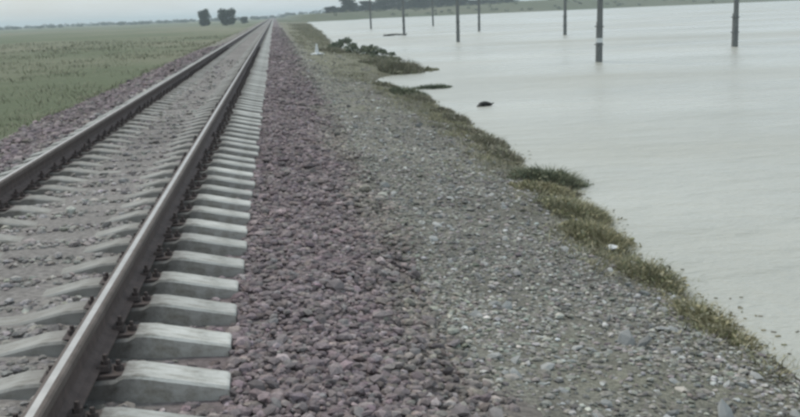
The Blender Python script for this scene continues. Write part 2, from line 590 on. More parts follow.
# between the sleepers and beyond the far rail
P, R = scatter(-3.3, -0.30, [(2.6, 10, 480, 0.027), (10, 20, 260, 0.030), (20, 40, 60, 0.036)])
keep = (off_sleeper(P[:, 1]) > 0.135 + R * 0.5)
P, R = P[keep], R[keep]
z = ballast_z(P[:, 0], P[:, 1]) + R * rng.uniform(-0.3, 0.45, len(P))
rock_mass("crib_gravel", np.column_stack([P, z]), R, stone_tint(len(P), ballast_color(P[:, 0], P[:, 1])), ballast)
P, R = scatter(-5.3, -3.22, [(4, 14, 210, 0.042), (14, 30, 110, 0.05), (30, 70, 40, 0.065)])
keep = rng.uniform(size=len(P)) < 1 - 0.8 * sm(-4.3, -5.3, P[:, 0])
P, R = P[keep], R[keep]
z = np.where(P[:, 0] > -4.4, ballast_z(P[:, 0], P[:, 1]), -9)
z = np.maximum(z, ground_z(P[:, 0], P[:, 1])) + R * rng.uniform(-0.1, 0.6, len(P))
rock_mass("shoulder_gravel", np.column_stack([P, z]), R, stone_tint(len(P), ballast_color(P[:, 0], P[:, 1])), ballast)

# grey chippings on the bank
P, R = scatter(0.85, 3.6, [(2.6, 9, 1250, 0.0175), (9, 18, 560, 0.0215), (18, 40, 110, 0.03), (40, 80, 20, 0.045)])
xs = shore_x(P[:, 1])
keep = (P[:, 0] < xs - 0.05) & (rng.uniform(size=len(P)) < (0.5 + 0.5 * sm(-0.25, 0.2, fbm(P[:, 0] * 1.1, P[:, 1] * 0.9, 111, 3))) * (1 - 0.75 * sm(16, 45, P[:, 1]) * sm(1.2, 2.0, P[:, 0])))
P, R = P[keep], R[keep]
z = np.maximum(ground_z(P[:, 0], P[:, 1]), np.where(P[:, 0] < 1.3, ballast_z(P[:, 0], P[:, 1]), -9)) + R * rng.uniform(-0.25, 0.4, len(P))
col = stone_tint(len(P), np.array([0.218, 0.209, 0.186]) * (1 + 0.35 * fbm(P[:, 0] * 0.9, P[:, 1] * 0.9, 113, 3)[:, None]), 0.32, 0.035)
pale = rng.uniform(size=len(P)) < 0.035
col[pale] = stone_tint(int(pale.sum()), np.array([0.42, 0.42, 0.40]), 0.15, 0.02)
rock_mass("bank_gravel", np.column_stack([P, z]), R, col, ground, 0.7, 0.45)

# single stones large enough to pick apart
stone_meshes = []
for k in range(16):
    bases = [np.array([0.20, 0.163, 0.163]), np.array([0.23, 0.20, 0.195]), np.array([0.155, 0.135, 0.132]), np.array([0.26, 0.24, 0.23])]
    o = mesh_obj("stone", ROCKS[k], ICO_F, M_STONE, ballast, colors=np.tile(bases[k % 4] * rng.uniform(0.85, 1.15), (12, 1)))
    stone_meshes.append(o.data)
    bpy.data.objects.remove(o)
pale_meshes = []
for k in range(8):
    o = mesh_obj("stone", ROCKS[k], ICO_F, M_STONE, ground, colors=np.tile(np.array([0.30, 0.30, 0.285]) * rng.uniform(0.55, 1.5), (12, 1)))
    pale_meshes.append(o.data)
    bpy.data.objects.remove(o)


def single_stone(me, x, y, z, r, parent, flat=0.8):
    o = bpy.data.objects.new("stone", me)
    o.location = (x, y, z)
    o.rotation_euler = (rng.normal(scale=0.5), rng.normal(scale=0.4), rng.uniform(0, 6.28))
    o.scale = (r * rng.uniform(0.9, 1.2), r, r * flat)
    link(o, parent)
    return o


for k in range(280):
    y = 3.9 + 3.6 * rng.uniform() ** 1.3
    x = rng.uniform(-0.25, 0.95)
    r = 0.031 * math.exp(rng.normal(scale=0.26))
    single_stone(stone_meshes[k % 16], x, y, float(ballast_z(x, y)) + r * 0.75, r, ballast)
for k in range(240):
    y = 3.9 + 16 * rng.uniform() ** 1.4
    x = rng.uniform(1.1, float(shore_x(np.array([y]))[0]) - 0.2)
    r = 0.040 * math.exp(rng.normal(scale=0.34))
    single_stone(pale_meshes[k % 8], x, y, float(ground_z(x, y)) + r * 0.2, r, ground, 0.6)

# ------------------------------------------------------------------ the track
track = empty("railway_track", (TRACK_X, 0, 0))
tag(track, "straight single railway track on concrete sleepers running to the horizon", "railway track")

# sleeper: cross sections along its length (half profile mirrored): x, top z, top half width, bottom half width
prof = [(-1.44, -0.085, 0.094, 0.138), (-1.43, -0.078, 0.100, 0.140), (-1.05, 0.006, 0.104, 0.150), (-0.98, 0.012, 0.104, 0.150), (-0.94, -0.008, 0.104, 0.150),
        (-0.66, -0.012, 0.104, 0.150), (-0.62, 0.006, 0.104, 0.150), (-0.52, 0.002, 0.100, 0.146), (-0.25, -0.052, 0.090, 0.130), (0.0, -0.056, 0.088, 0.128)]
prof = prof + [(-a, b, c, d) for a, b, c, d in prof[-2::-1]]
sv, sf = [], []
for x, zt, wt, wb in prof:
    ch = 0.012
    zb = -0.24
    wm = wt + (wb - wt) * ch / (zt - zb)
    sv += [(x, -wb, zb), (x, -wm - 0.004, zt - ch), (x, -wt + 0.008, zt), (x, wt - 0.008, zt), (x, wm + 0.004, zt - ch), (x, wb, zb)]
for s in range(len(prof) - 1):
    for k in range(6):
        k2 = (k + 1) % 6
        sf.append((s * 6 + k, (s + 1) * 6 + k, (s + 1) * 6 + k2, s * 6 + k2))
sf.append((0, 1, 2, 3, 4, 5)); nlast = (len(prof) - 1) * 6
sf.append(tuple(nlast + k for k in (5, 4, 3, 2, 1, 0)))


def box(v, f, c, h, top=1.0):
    b = len(v)
    for dz in (-1, 1):
        t = top if dz > 0 else 1.0
        for dx, dy in ((-1, -1), (1, -1), (1, 1), (-1, 1)):
            v.append((c[0] + dx * h[0] * t, c[1] + dy * h[1] * t, c[2] + dz * h[2]))
    f += [(b + 3, b + 2, b + 1, b), (b + 4, b + 5, b + 6, b + 7)]
    for k in range(4):
        k2 = (k + 1) % 4
        f.append((b + k, b + k2, b + 4 + k2, b + 4 + k))


def cyl(v, f, c, r0_, r1_, h, n=6):
    b = len(v)
    for k in range(n):
        a = 2 * math.pi * k / n
        v.append((c[0] + r0_ * math.cos(a), c[1] + r0_ * math.sin(a), c[2]))
    for k in range(n):
        a = 2 * math.pi * k / n
        v.append((c[0] + r1_ * math.cos(a), c[1] + r1_ * math.sin(a), c[2] + h))
    for k in range(n):
        k2 = (k + 1) % n
        f.append((b + k, b + k2, b + n + k2, b + n + k))
    f.append(tuple(b + n + k for k in range(n)))
    f.append(tuple(b + k for k in range(n - 1, -1, -1)))


# rail fastening: plate, two clips, four bolts with nuts
fv, ff = [], []
box(fv, ff, (0, 0, -0.001), (0.185, 0.082, 0.009))
for s in (-1, 1):
    box(fv, ff, (s * 0.082, 0, 0.028), (0.030, 0.045, 0.012), 0.8)
    cyl(fv, ff, (s * 0.092, 0, 0.038), 0.021, 0.021, 0.020)
    cyl(fv, ff, (s * 0.092, 0, 0.058), 0.011, 0.011, 0.026)
    for t in (-1,):
        cyl(fv, ff, (s * 0.148, 0, 0.007), 0.024, 0.022, 0.024)
        cyl(fv, ff, (s * 0.148, 0, 0.031), 0.011, 0.011, 0.022)

N_SLEEPER = 300
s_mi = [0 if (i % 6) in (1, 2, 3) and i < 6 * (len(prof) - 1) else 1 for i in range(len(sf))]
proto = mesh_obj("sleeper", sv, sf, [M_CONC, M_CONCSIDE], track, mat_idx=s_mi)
proto.location = (0, SLEEPER_Y0, 0)
fast0 = mesh_obj("rail_fastening", fv, ff, M_IRON, proto, loc=(-0.80, 0, 0))
fast1 = fast0.copy(); fast1.location = (0.80, 0, 0); link(fast1, proto)
con_meshes = [proto.data]
for k in range(1, N_SLEEPER):
    o = proto.copy()
    o.location = (rng.normal(scale=0.012), SLEEPER_Y0 + k * SLEEPER_PITCH + rng.normal(scale=0.008), rng.normal(scale=0.003))
    o.rotation_euler = (rng.normal(scale=0.008), 0, rng.normal(scale=0.005))
    link(o, track)
    if k < 90:
        for x in (-0.80, 0.80):
            c = fast0.copy(); c.location = (x, 0, 0); link(c, o)
# the rest of the line, joined
y1 = SLEEPER_Y0 + N_SLEEPER * SLEEPER_PITCH
nrest = 1400
sva = np.array(sv)
quads = np.array([q for q in sf if len(q) == 4])
allv = (sva[None] + np.array([[0, y1 + k * SLEEPER_PITCH, 0] for k in range(nrest)])[:, None, :]).reshape(-1, 3)
allf = (quads[None] + (np.arange(nrest) * len(sva))[:, None, None]).reshape(-1, 4)
rest = mesh_obj("distant_sleepers", allv, allf, M_CONC, track)
rest["kind"] = "stuff"

# rail section, right half mirrored; z from the seat
half = [(0.0, 0.012), (0.075, 0.012), (0.075, 0.021), (0.040, 0.032), (0.012, 0.052), (0.009, 0.092), (0.014, 0.138), (0.036, 0.148), (0.0375, 0.180), (0.030, 0.189), (0.015, 0.1915)]
sect = half[1:] + [(-x, z) for x, z in half[:0:-1]]
ry = np.concatenate([np.linspace(0.5, 40, 40), np.geomspace(42, 3400, 60)])
ns = len(sect)
for sx in (-0.80, 0.80):
    rv = [(x, y, z) for y in ry for x, z in sect]
    rf, mi = [], []
    for s in range(len(ry) - 1):
        for k in range(ns):
            k2 = (k + 1) % ns
            rf.append((s * ns + k, s * ns + k2, (s + 1) * ns + k2, (s + 1) * ns + k))
            zmin = min(sect[k][1], sect[k2][1])
            mi.append(1 if zmin >= 0.1913 else (2 if zmin >= 0.147 else 0))
    rf.append(tuple(range(ns - 1, -1, -1))); mi.append(0)
    r = mesh_obj("rail", rv, rf, [M_RUST, M_HEAD, M_HEADSIDE], track, mat_idx=mi)
    r.location = (sx, 0, 0)

# ------------------------------------------------------------------ poles standing in the water
def lathe(path, n=12):
    v, f = [], []
    for x, y, z, r in path:
        for k in range(n):
            a = 2 * math.pi * k / n
            v.append((x + r * math.cos(a), y + r * math.sin(a), z))
    for s in range(len(path) - 1):
        for k in range(n):
            k2 = (k + 1) % n
            f.append((s * n + k, s * n + k2, (s + 1) * n + k2, (s + 1) * n + k))
    f.append(tuple((len(path) - 1) * n + k for k in range(n)))
    f.append(tuple(range(n - 1, -1, -1)))
    return v, f


def make_pole(name="utility_pole"):
    root = empty(name, (0, 0, 0))
    hz = 7.6
    path = [(0.01 * math.sin(k * 1.3), 0.01 * math.cos(k * 1.1), -1.0 + (hz + 1.0) * k / 9, 0.135 - 0.045 * k / 9) for k in range(10)]
    v, f = lathe(path, 12)
    mesh_obj("shaft", v, f, M_POLE, root, smooth=True)
    v, f = [], []
    box(v, f, (0.0, 0.185, 0.30), (0.075, 0.07, 1.30), 0.9)
    mesh_obj("footing_stub", v, f, M_STUB, root)
    for zb in (0.70, 1.42):
        v, f = [], []
        box(v, f, (0.0, 0.07, zb), (0.134, 0.205, 0.02))
        mesh_obj("binding_band", v, f, M_STUB, root)
    for zc in (7.2, 6.6):
        v, f = [], []
        box(v, f, (0, -0.12, zc), (0.9, 0.05, 0.06))
        arm = mesh_obj("cross_arm", v, f, M_POLE, root)
        for x in (-0.8, -0.35, 0.35, 0.8):
            v, f = lathe([(x, -0.12, zc + 0.06, 0.012), (x, -0.12, zc + 0.14, 0.012), (x, -0.12, zc + 0.141, 0.045), (x, -0.12, zc + 0.19, 0.05), (x, -0.12, zc + 0.2, 0.03), (x, -0.12, zc + 0.25, 0.03)], 8)
            mesh_obj("insulator", v, f, M_CERAM, arm)
    return root


pole0 = make_pole()
PG = "poles standing in the flood water"
pole_spots = [
    (12.97, 39.7, 1.3, 0.0, "thickest dark utility pole standing in the flood water, with a pale band"),
    (12.98, 71.7, 1.0, 0.0, "second thickest dark utility pole rising from open flood water in mid picture"),
    (12.64, 99.6, 0.3, 0.0, "utility pole with a dark driftwood branch lying at its foot"),
    (13.53, 143.6, 0.0, 0.0, "short distant pole furthest to the left in the flood water"),
    (22.45, 77.1, 0.8, 0.0, "thin utility pole in the water just left of the thickest pole"),
    (20.88, 103.0, 1.2, 0.0, "slim faint pole just right of the second thickest pole"),
    (22.98, 147.0, 0.0, 0.0, "faint distant pole between driftwood pole and second thickest pole"),
    (22.2, 47.0, 0.5, 0.0, "pole standing in the water furthest to the right"),
]
for k, (x, y, lean, rz, lab) in enumerate(pole_spots):
    o = pole0 if k == 0 else copy_tree(pole0)
    o.location = (x, y, WATER_Z)
    o.rotation_euler = (0, math.radians(lean), 0)
    tag(o, lab, "pole", PG)
v, f = lathe([(0, 0, 0.78, 0.138), (0, 0, 0.96, 0.137)], 14)
mesh_obj("painted_band", v, f, M_BAND, pole0, smooth=False)

# ------------------------------------------------------------------ plants
def blades(n, rx, ry_, h, width, cols, lean=0.5, seg=3, dome=True, zfun=None, cx=0.0, cy=0.0):
    """n curved grass blades over an ellipse round (cx, cy); returns verts, quads, colours"""
    a = rng.uniform(0, 2 * np.pi, n); q = np.sqrt(rng.uniform(0, 1, n))
    x = cx + rx * q * np.cos(a); y = cy + ry_ * q * np.sin(a)
    hh = h * rng.uniform(0.55, 1.1, n) * (1 - 0.55 * q ** 2 if dome else 1)
    da = a + rng.normal(scale=0.9, size=n)
    out = lean * hh * rng.uniform(0.2, 1.3, n)
    wa = rng.uniform(0, 2 * np.pi, n)
    z0 = zfun(x, y) if zfun is not None else np.zeros(n)
    verts = np.zeros((n, (seg + 1) * 2, 3))
    for s in range(seg + 1):
        t = s / seg
        px = x + np.cos(da) * out * t ** 1.8
        py = y + np.sin(da) * out * t ** 1.8
        pz = z0 - 0.02 + hh * (t - 0.25 * t ** 3 * (out / np.maximum(hh, 1e-3)))
        w = width * (1 - 0.85 * t) * rng.uniform(0.8, 1.2, n)
        verts[:, s * 2] = np.stack([px - np.cos(wa) * w, py - np.sin(wa) * w, pz], 1)
        verts[:, s * 2 + 1] = np.stack([px + np.cos(wa) * w, py + np.sin(wa) * w, pz], 1)
    fq = np.array([[2 * s, 2 * s + 1, 2 * s + 3, 2 * s + 2] for s in range(seg)])
    faces = (fq[None] + (np.arange(n) * (seg + 1) * 2)[:, None, None]).reshape(-1, 4)
    ci = np.array(cols)[rng.integers(0, len(cols), n)] * np.exp(rng.normal(scale=0.18, size=(n, 1)))
    return verts.reshape(-1, 3), faces, np.repeat(ci, (seg + 1) * 2, axis=0)


GREEN = [(0.115, 0.135, 0.085), (0.13, 0.15, 0.095), (0.095, 0.118, 0.075)]
OLIVE = [(0.20, 0.20, 0.125), (0.24, 0.228, 0.15), (0.165, 0.175, 0.105)]
STRAW = [(0.31, 0.275, 0.165), (0.27, 0.245, 0.14), (0.36, 0.33, 0.22), (0.19, 0.19, 0.10)]
BROWN = [(0.24, 0.22, 0.165), (0.28, 0.255, 0.20), (0.20, 0.19, 0.14)]


def local_z(X0, Y0):
    z0 = max(float(ground_z(X0, Y0)), WATER_Z)
    return z0, (lambda x, y: np.maximum(ground_z(X0 + x, Y0 + y), WATER_Z - 0.05) - z0)


def tuft(label, X, Y, rx, ry_, h, n, width, cols, lean=0.6, group="grass tufts along the water's edge"):
    z0, zf = local_z(X, Y)
    v, f, c = blades(n, rx, ry_, h, width * 0.75, cols, lean, 3, True, zf)
    cs, rs = [], []
    for k in range(34):
        a, q = rng.uniform(0, 6.28), math.sqrt(rng.uniform()) * 1.15
        x_, y_ = rx * q * math.cos(a), ry_ * q * math.sin(a)
        cs.append((x_, y_, float(zf(x_, y_)) + h * rng.uniform(0.15, 0.55) * max(0.25, 1 - 0.6 * q * q))); rs.append(h * rng.uniform(0.2, 0.42))
    lv, lf, lc = leaf_cloud(int(n * 1.1), cs, rs, width * 2.6, cols, 0.75)
    v = np.concatenate([v, lv]); f = np.concatenate([f, lf + (len(v) - len(lv))]); c = np.concatenate([c, lc])
    o = mesh_obj("grass_tuft", v, f, M_BLADE, colors=c, loc=(X, Y, z0))
    return tag(o, label, "grass tuft", group)


def leaf_cloud(n, centers, radii, size, cols, flat=0.8):
    k = rng.integers(0, len(centers), n)
    d = rng.normal(size=(n, 3)); d /= np.linalg.norm(d, axis=1)[:, None]
    rr = rng.uniform(0, 1, n) ** 0.45
    p = np.array(centers)[k] + d * (np.array(radii)[k] * rr)[:, None] * np.array([1, 1, flat])
    q1 = rng.normal(size=(n, 3)); q1 /= np.linalg.norm(q1, axis=1)[:, None]
    q2 = np.cross(q1, rng.normal(size=(n, 3))); q2 /= np.linalg.norm(q2, axis=1)[:, None]
    s = size * rng.uniform(0.5, 1.3, n)[:, None]
    v = np.stack([p - q1 * s, p + q2 * s * 0.55, p + q1 * s, p - q2 * s * 0.55], 1).reshape(-1, 3)
    f = np.arange(n * 4).reshape(-1, 4)
    ci = np.array(cols)[rng.integers(0, len(cols), n)] * np.exp(rng.normal(scale=0.2, size=(n, 1)))
    return v, f, np.repeat(ci, 4, axis=0)


def limb(v, f, a, b, ra, rb, n=6):
    a, b = Vector(a), Vector(b)
    d = (b - a).normalized()
    q = d.to_track_quat('Z', 'Y')
    base = len(v)
    for P_, r_ in ((a, ra), (b, rb)):
        for k in range(n):
            ang = 2 * math.pi * k / n
            v.append(tuple(P_ + q @ Vector((r_ * math.cos(ang), r_ * math.sin(ang), 0))))
    for k in range(n):
        k2 = (k + 1) % n
        f.append((base + k, base + k2, base + n + k2, base + n + k))
    f.append(tuple(base + n + k for k in range(n)))


def shrub(label, X, Y, w, d_, h, n, size, cols, group="low shrubs at the water's edge"):
    z0 = max(float(ground_z(X, Y)), WATER_Z)
    root = empty("shrub", (X, Y, z0))
    tag(root, label, "shrub", group)
    cs, rs = [], []
    v, f = [], []
    for k in range(16):
        cx, cy = rng.uniform(-0.44, 0.44) * w, rng.uniform(-0.42, 0.42) * d_
        r = h * rng.uniform(0.22, 0.40)
        cz = h * rng.uniform(0.10, 0.62) * (1 - 0.6 * (2 * cx / w) ** 2)
        cs.append((cx, cy, cz)); rs.append(r)
        limb(v, f, (cx * 0.25, cy * 0.25, -0.1), (cx, cy, cz), 0.02 * h + 0.008, 0.006, 5)
    mesh_obj("stem", v, f, M_BARK, root)
    lv, lf, lc = leaf_cloud(n, cs, rs, size, cols)
    lv[:, 2] = np.maximum(lv[:, 2], -0.03)
    mesh_obj("foliage", lv, lf, M_LEAF, root, colors=lc)
    return root


# near shore tufts, from the pole side inwards
tuft("dark green grass tuft lying over the water's edge, largest of the green ones", 3.48, 12.75, 0.46, 0.42, 0.30, 2600, 0.009, GREEN + OLIVE, 1.2)
tuft("yellow straw tuft on the bank just below the large green tuft", 3.18, 11.9, 0.36, 0.40, 0.15, 1200, 0.008, STRAW, 0.9)
tuft("broad olive and straw tuft between the large green tuft and the white stones", 3.22, 10.6, 0.38, 0.60, 0.21, 1900, 0.008, STRAW + OLIVE, 0.8)
tuft("yellow straw tuft at the shore closest to the two white stones", 3.05, 9.35, 0.32, 0.50, 0.22, 1500, 0.008, STRAW + OLIVE[:1], 0.8)
tuft("olive tuft past the white stones, towards the bottom right", 3.02, 7.9, 0.24, 0.5, 0.22, 700, 0.007, OLIVE + STRAW, 0.8)
tuft("straw tuft at the shore in the bottom right corner", 2.95, 6.5, 0.22, 0.5, 0.20, 600, 0.007, STRAW, 0.8)
brown_spots = [(3.45, 15.2, "brown grass tuft at the shore next beyond the large green tuft"),
               (3.55, 16.9, "greyish brown tuft, second beyond the large green tuft"),
               (3.58, 18.6, "olive brown tuft, third beyond the large green tuft"),
               (3.66, 20.6, "dull brown tuft, fourth beyond the large green tuft"),
               (3.72, 23.0, "rounded brown tuft jutting towards the floating snag"),
               (3.62, 25.6, "small brown tuft between the jutting tuft and the olive headland")]
for k, (x, y, lab) in enumerate(brown_spots):
    tuft(lab, x, y, 0.26 + 0.05 * (k % 3), 0.7, 0.20 + 0.05 * (k % 2), 700, 0.011, BROWN + OLIVE[:2], 0.7)
tuft("olive green tuft on the bank facing the long green clump in water", 3.55, 27.2, 0.52, 0.9, 0.34, 1500, 0.014, OLIVE + GREEN, 0.6)
tuft("long dark green clump standing in the water off the olive bank tuft", 4.70, 30.4, 0.55, 0.5, 0.24, 1500, 0.014, GREEN, 0.9)
tuft("wide brown olive mound of grass beside the pale inlet", 4.72, 38.9, 0.85, 1.3, 0.66, 2400, 0.018, BROWN + OLIVE, 0.6)
tuft("low olive tuft trailing into the water from the brown mound", 5.75, 39.6, 0.60, 1.0, 0.24, 1000, 0.018, OLIVE, 0.9)
tuft("ragged olive tuft on the inlet's near lip beside the pale water", 3.35, 31.2, 0.40, 0.7, 0.20, 800, 0.014, OLIVE + BROWN, 0.9)
tuft("ragged brown tuft running from the brown mound back towards the shrubs", 4.55, 44.5, 0.8, 2.0, 0.40, 1300, 0.020, BROWN + OLIVE, 0.8)
tuft("olive tuft in the shallows just below the shore shrub row", 5.35, 50.0, 0.7, 1.6, 0.34, 1000, 0.022, OLIVE + GREEN, 0.8)
tuft("olive tuft on the bank between the shrub row and white marker", 3.3, 58.0, 0.8, 2.2, 0.38, 1000, 0.024, OLIVE + BROWN, 0.8)
shrub("small dark shrub standing alone in water, smallest of the far shore shrubs", 5.45, 80.0, 1.0, 1.4, 0.60, 700, 0.07, GREEN)
shrub("dark green shrub at the waterline nearest the white marker", 4.15, 64.5, 1.9, 2.4, 0.80, 1500, 0.07, GREEN)
shrub("green shrub in the middle of the shore row, with brownish leaves", 4.80, 57.0, 1.9, 2.2, 0.75, 1500, 0.07, GREEN + OLIVE[:1])
shrub("dark shrub at the water end of the shore row", 5.75, 55.0, 1.3, 1.6, 0.45, 900, 0.06, GREEN)

# low dry grass over the far part of the bank and along the edge
V_, F_, C_ = [], [], []
off = 0


def add_blades(*args, **kw):
    global off
    v, f, c = blades(*args, **kw)
    V_.append(v); F_.append(f + off); C_.append(c); off += len(v)


def wz(x, y):
    return np.maximum(ground_z(x, y), WATER_Z - 0.3)


for k in range(1300):
    y = 8 + 250 * rng.uniform() ** 2.0
    xs_ = float(shore_x(np.array([y]))[0])
    x = xs_ - abs(rng.normal(scale=min(0.14 + 0.026 * y, 1.9))) + 0.05
    if x < 1.35 + 0.3 * rng.uniform(): continue
    s = 0.6 + y * 0.022
    add_blades(26, 0.16 * s, 0.3 * s, 0.13 * s ** 0.6, 0.006 * s, (OLIVE + BROWN + STRAW[1:2]), lean=0.9, seg=2, cx=x, cy=y, zfun=wz)
for k in range(900):
    y = 5.5 + 24 * rng.uniform() ** 1.1
    xs_ = float(shore_x(np.array([y]))[0])
    x = xs_ - 0.14 + rng.normal(scale=0.17) - (0.25 + 0.02 * y) * (rng.uniform() < 0.45) * rng.uniform()
    s = rng.uniform(0.6, 1.3) * (1 + y * 0.01)
    pal = OLIVE + BROWN if fbm(np.array([y * 0.6]), np.array([x]), 121, 2)[0] > 0.1 else STRAW + OLIVE
    add_blades(30, 0.14 * s, 0.2 * s, 0.11 * s, 0.005 * s, pal, lean=1.6, seg=2, cx=x, cy=y, zfun=wz)
for k in range(1500):
    y = 4.2 + 34 * rng.uniform() ** 1.2
    x = rng.uniform(0.75, float(shore_x(np.array([y]))[0]) - 0.2)
    if fbm(np.array([x * 0.9]), np.array([y * 0.45]), 141, 3)[0] < 0.10 - 0.004 * y: continue
    s = rng.uniform(0.35, 0.95) * (1 + y * 0.015)
    add_blades(14, 0.07 * s, 0.09 * s, 0.06 * s, 0.0045 * s, OLIVE + BROWN, lean=1.8, seg=2, cx=x, cy=y,
               zfun=lambda a, b: np.maximum(ground_z(a, b), np.where(np.asarray(a) < 1.25, ballast_z(a, b) + 0.015, -9)))
bank_grass = mesh_obj("bank_grass", np.concatenate(V_), np.concatenate(F_), M_BLADE, colors=np.concatenate(C_))
tag(bank_grass, "sparse olive and dry grass along the bank's water edge", "grass", kind="stuff")

# meadow on the far side of the track
V_, F_, C_ = [], [], []
off = 0
for k in range(2800):
    y = 9 + 150 * rng.uniform() ** 1.4
    x = -4.7 - (0.55 * y + 6) * rng.uniform() ** 1.0
    s = 0.8 + y * 0.02
    s *= (0.6 + 0.5 * min(1.0, max(0.0, -4.7 - x) / 2.5)) * rng.uniform(0.5, 1.9)
    if fbm(np.array([x * 0.25]), np.array([y * 0.12]), 131, 3)[0] < -0.12: continue
    add_blades(14, 0.36 * s, 0.46 * s, 0.12 * s ** 0.7, 0.007 * s, [(0.17, 0.18, 0.11), (0.19, 0.195, 0.12), (0.26, 0.245, 0.165), (0.22, 0.20, 0.14)], lean=1.0, seg=2, dome=False, cx=x, cy=y,
               zfun=lambda a, b: ground_z(a, b))
meadow = mesh_obj("meadow_grass", np.concatenate(V_), np.concatenate(F_), M_BLADE, colors=np.concatenate(C_))
tag(meadow, "rough olive green grass of the meadow beyond the track", "grass", kind="stuff")


# ------------------------------------------------------------------ trees
def tree_meshes(h, w, n, size, cols, trunk_part=0.3):
    cs, rs = [(0, 0, h * t) for t in (0.25, 0.4, 0.55, 0.7)], [w * q for q in (0.30, 0.36, 0.36, 0.28)]
    v, f = [], []
    limb(v, f, (0, 0, -0.3), (0.03 * h, 0, h * trunk_part), 0.035 * h, 0.026 * h, 8)
    limb(v, f, (0.03 * h, 0, h * trunk_part - 0.05), (0, 0.02 * h, h * 0.8), 0.026 * h, 0.008 * h, 8)
    for k in range(34):
        a = rng.uniform(0, 6.28); t = rng.uniform(0.0, 1.0)
        env = math.sin(math.pi * (0.14 + 0.74 * t)) ** 0.5
        rad = w * 0.5 * env * rng.uniform(0.0, 1.0) ** 0.6 * 0.80
        c = (rad * math.cos(a), rad * math.sin(a), h * (trunk_part * 0.85 + (0.92 - trunk_part * 0.85) * t))
        cs.append(c); rs.append(w * rng.uniform(0.13, 0.21))
        limb(v, f, (0.02 * h, 0, max(h * trunk_part * 0.8, c[2] - 0.22 * h)), c, 0.012 * h, 0.004 * h, 5)
    lv, lf, lc = leaf_cloud(n, cs, rs, size, cols, 0.85)
    return (v, f), (lv, lf, lc)


TREE_COLS = [(0.036, 0.055, 0.032), (0.05, 0.07, 0.038), (0.03, 0.045, 0.028)]
protos = []
for k, (wf, tp) in enumerate([(0.95, 0.08), (0.75, 0.10), (0.62, 0.10), (1.15, 0.06), (0.5, 0.12)]):
    tm, cm = tree_meshes(6.0, 6.0 * wf, 6500, 0.21, TREE_COLS, tp)
    t_o = mesh_obj("trunk", tm[0], tm[1], M_BARK)
    c_o = mesh_obj("crown", cm[0], cm[1], M_LEAF, colors=cm[2])
    protos.append((t_o.data, c_o.data, 6.0 * wf))
    bpy.data.objects.remove(t_o); bpy.data.objects.remove(c_o)


def tree(name, label, X, Y, h, kind, w=None, group=None, rz=0.0):
    tm, cm, pw = protos[kind]
    root = empty(name, (X, Y, float(ground_z(X, Y))), rz)
    s = h / 6.0
    sw = s if w is None else w / pw
    root.scale = (sw, sw, s)
    tag(root, label, "tree", group)
    for nm, me in (("trunk", tm), ("crown", cm)):
        link(bpy.data.objects.new(nm, me), root)
    return root


tree("round_tree", "round dark tree in the meadow, smaller one of the pair", -27.2, 405.0, 6.9, 0, 6.2, "pair of trees in the meadow", 0.7)
tree("round_tree", "round dark tree in the meadow, wider one of the pair", -17.6, 385.0, 6.7, 0, 7.4, "pair of trees in the meadow", 2.1)
tree("round_tree", "small low bush tree just right of the pair in the meadow", -13.6, 470.0, 3.2, 3, 4.2, None, 2.1)
FT = "trees on the far shore"
far_trees = [
    (330, 6, 12, 430, 0, "small rounded tree at the left end of the far shore row"),
    (347, -1, 15, 420, 1, "tall narrow tree, second from the left end of the far row"),
    (366, 1, 14, 425, 2, "slender tree, third from the left end of the far row"),
    (385, -3, 18, 430, 0, "broad dark tree left of the driftwood pole, fourth in far row"),
    (400, -2, 14, 440, 1, "narrow tree directly behind the driftwood pole, fifth in far row"),
    (417, -5, 20, 430, 3, "wide dark tree right of the driftwood pole, sixth in far row"),
    (432, -3, 14, 445, 2, "slim tree behind the faint distant pole, seventh in far row"),
    (447, -6, 20, 435, 0, "tall broad tree left of the second thickest pole, eighth in far row"),
    (461, -3, 14, 445, 4, "thin tree right behind the second thickest pole, ninth in far row"),
    (474, 0, 14, 450, 1, "lower tree behind the slim faint pole, tenth in far row"),
    (490, 3, 16, 455, 3, "low spreading tree, eleventh and second last of the far row"),
    (507, 3, 18, 460, 3, "low bushy tree at the right end of the far shore row"),
    (338, 8, 16, 470, 3, "low bush between the first and second trees of the far row"),
    (357, 6, 15, 475, 3, "low bush between the second and third trees of the far row"),
    (376, 4, 16, 470, 0, "shorter tree between the third and fourth trees of the far row"),
    (409, 1, 16, 475, 3, "shorter tree filling the gap right of the driftwood pole"),
    (425, 1, 16, 470, 0, "shorter tree filling the gap left of the faint distant pole"),
    (440, 0, 16, 475, 3, "shorter tree filling the gap right of the faint distant pole"),
    (455, 1, 16, 475, 0, "shorter tree hidden partly by the second thickest pole"),
    (482, 3, 14, 480, 3, "low bush between the tenth and eleventh trees of the far row"),
]
for k, (px, ptop, pw, Y, kind, lab) in enumerate(far_trees):
    X = Y * (px - 274) / 1010.0
    hz_px = 16 - 0.0402 * (px - 274)
    ztop = CAM_Z + (hz_px - ptop) * Y / 1015.0
    gz = float(ground_z(X, Y))
    tree("shore_tree", lab, X, Y, max(ztop - gz, 2.5), kind, pw * 1.45 * Y / 1000.0, FT, rng.uniform(0, 6.28))

# far-off scrub that reads as one dark belt on the horizon
cs, rs = [], []
for k in range(420):
    Y = rng.uniform(900, 1300)
    X = rng.uniform(-0.42, 0.02) * Y if k < 320 else rng.uniform(0.02, 0.25) * Y
    cs.append((X, Y, float(ground_z(X, Y)) + rng.uniform(0.5, 2.2))); rs.append(rng.uniform(1.5, 4.0))
lv, lf, lc = leaf_cloud(26000, cs, rs, 0.7, TREE_COLS, 0.6)
belt = mesh_obj("distant_treeline", lv, lf, M_LEAF, colors=lc)
tag(belt, "far-off low scrub belt along the flat horizon", "treeline", kind="stuff")
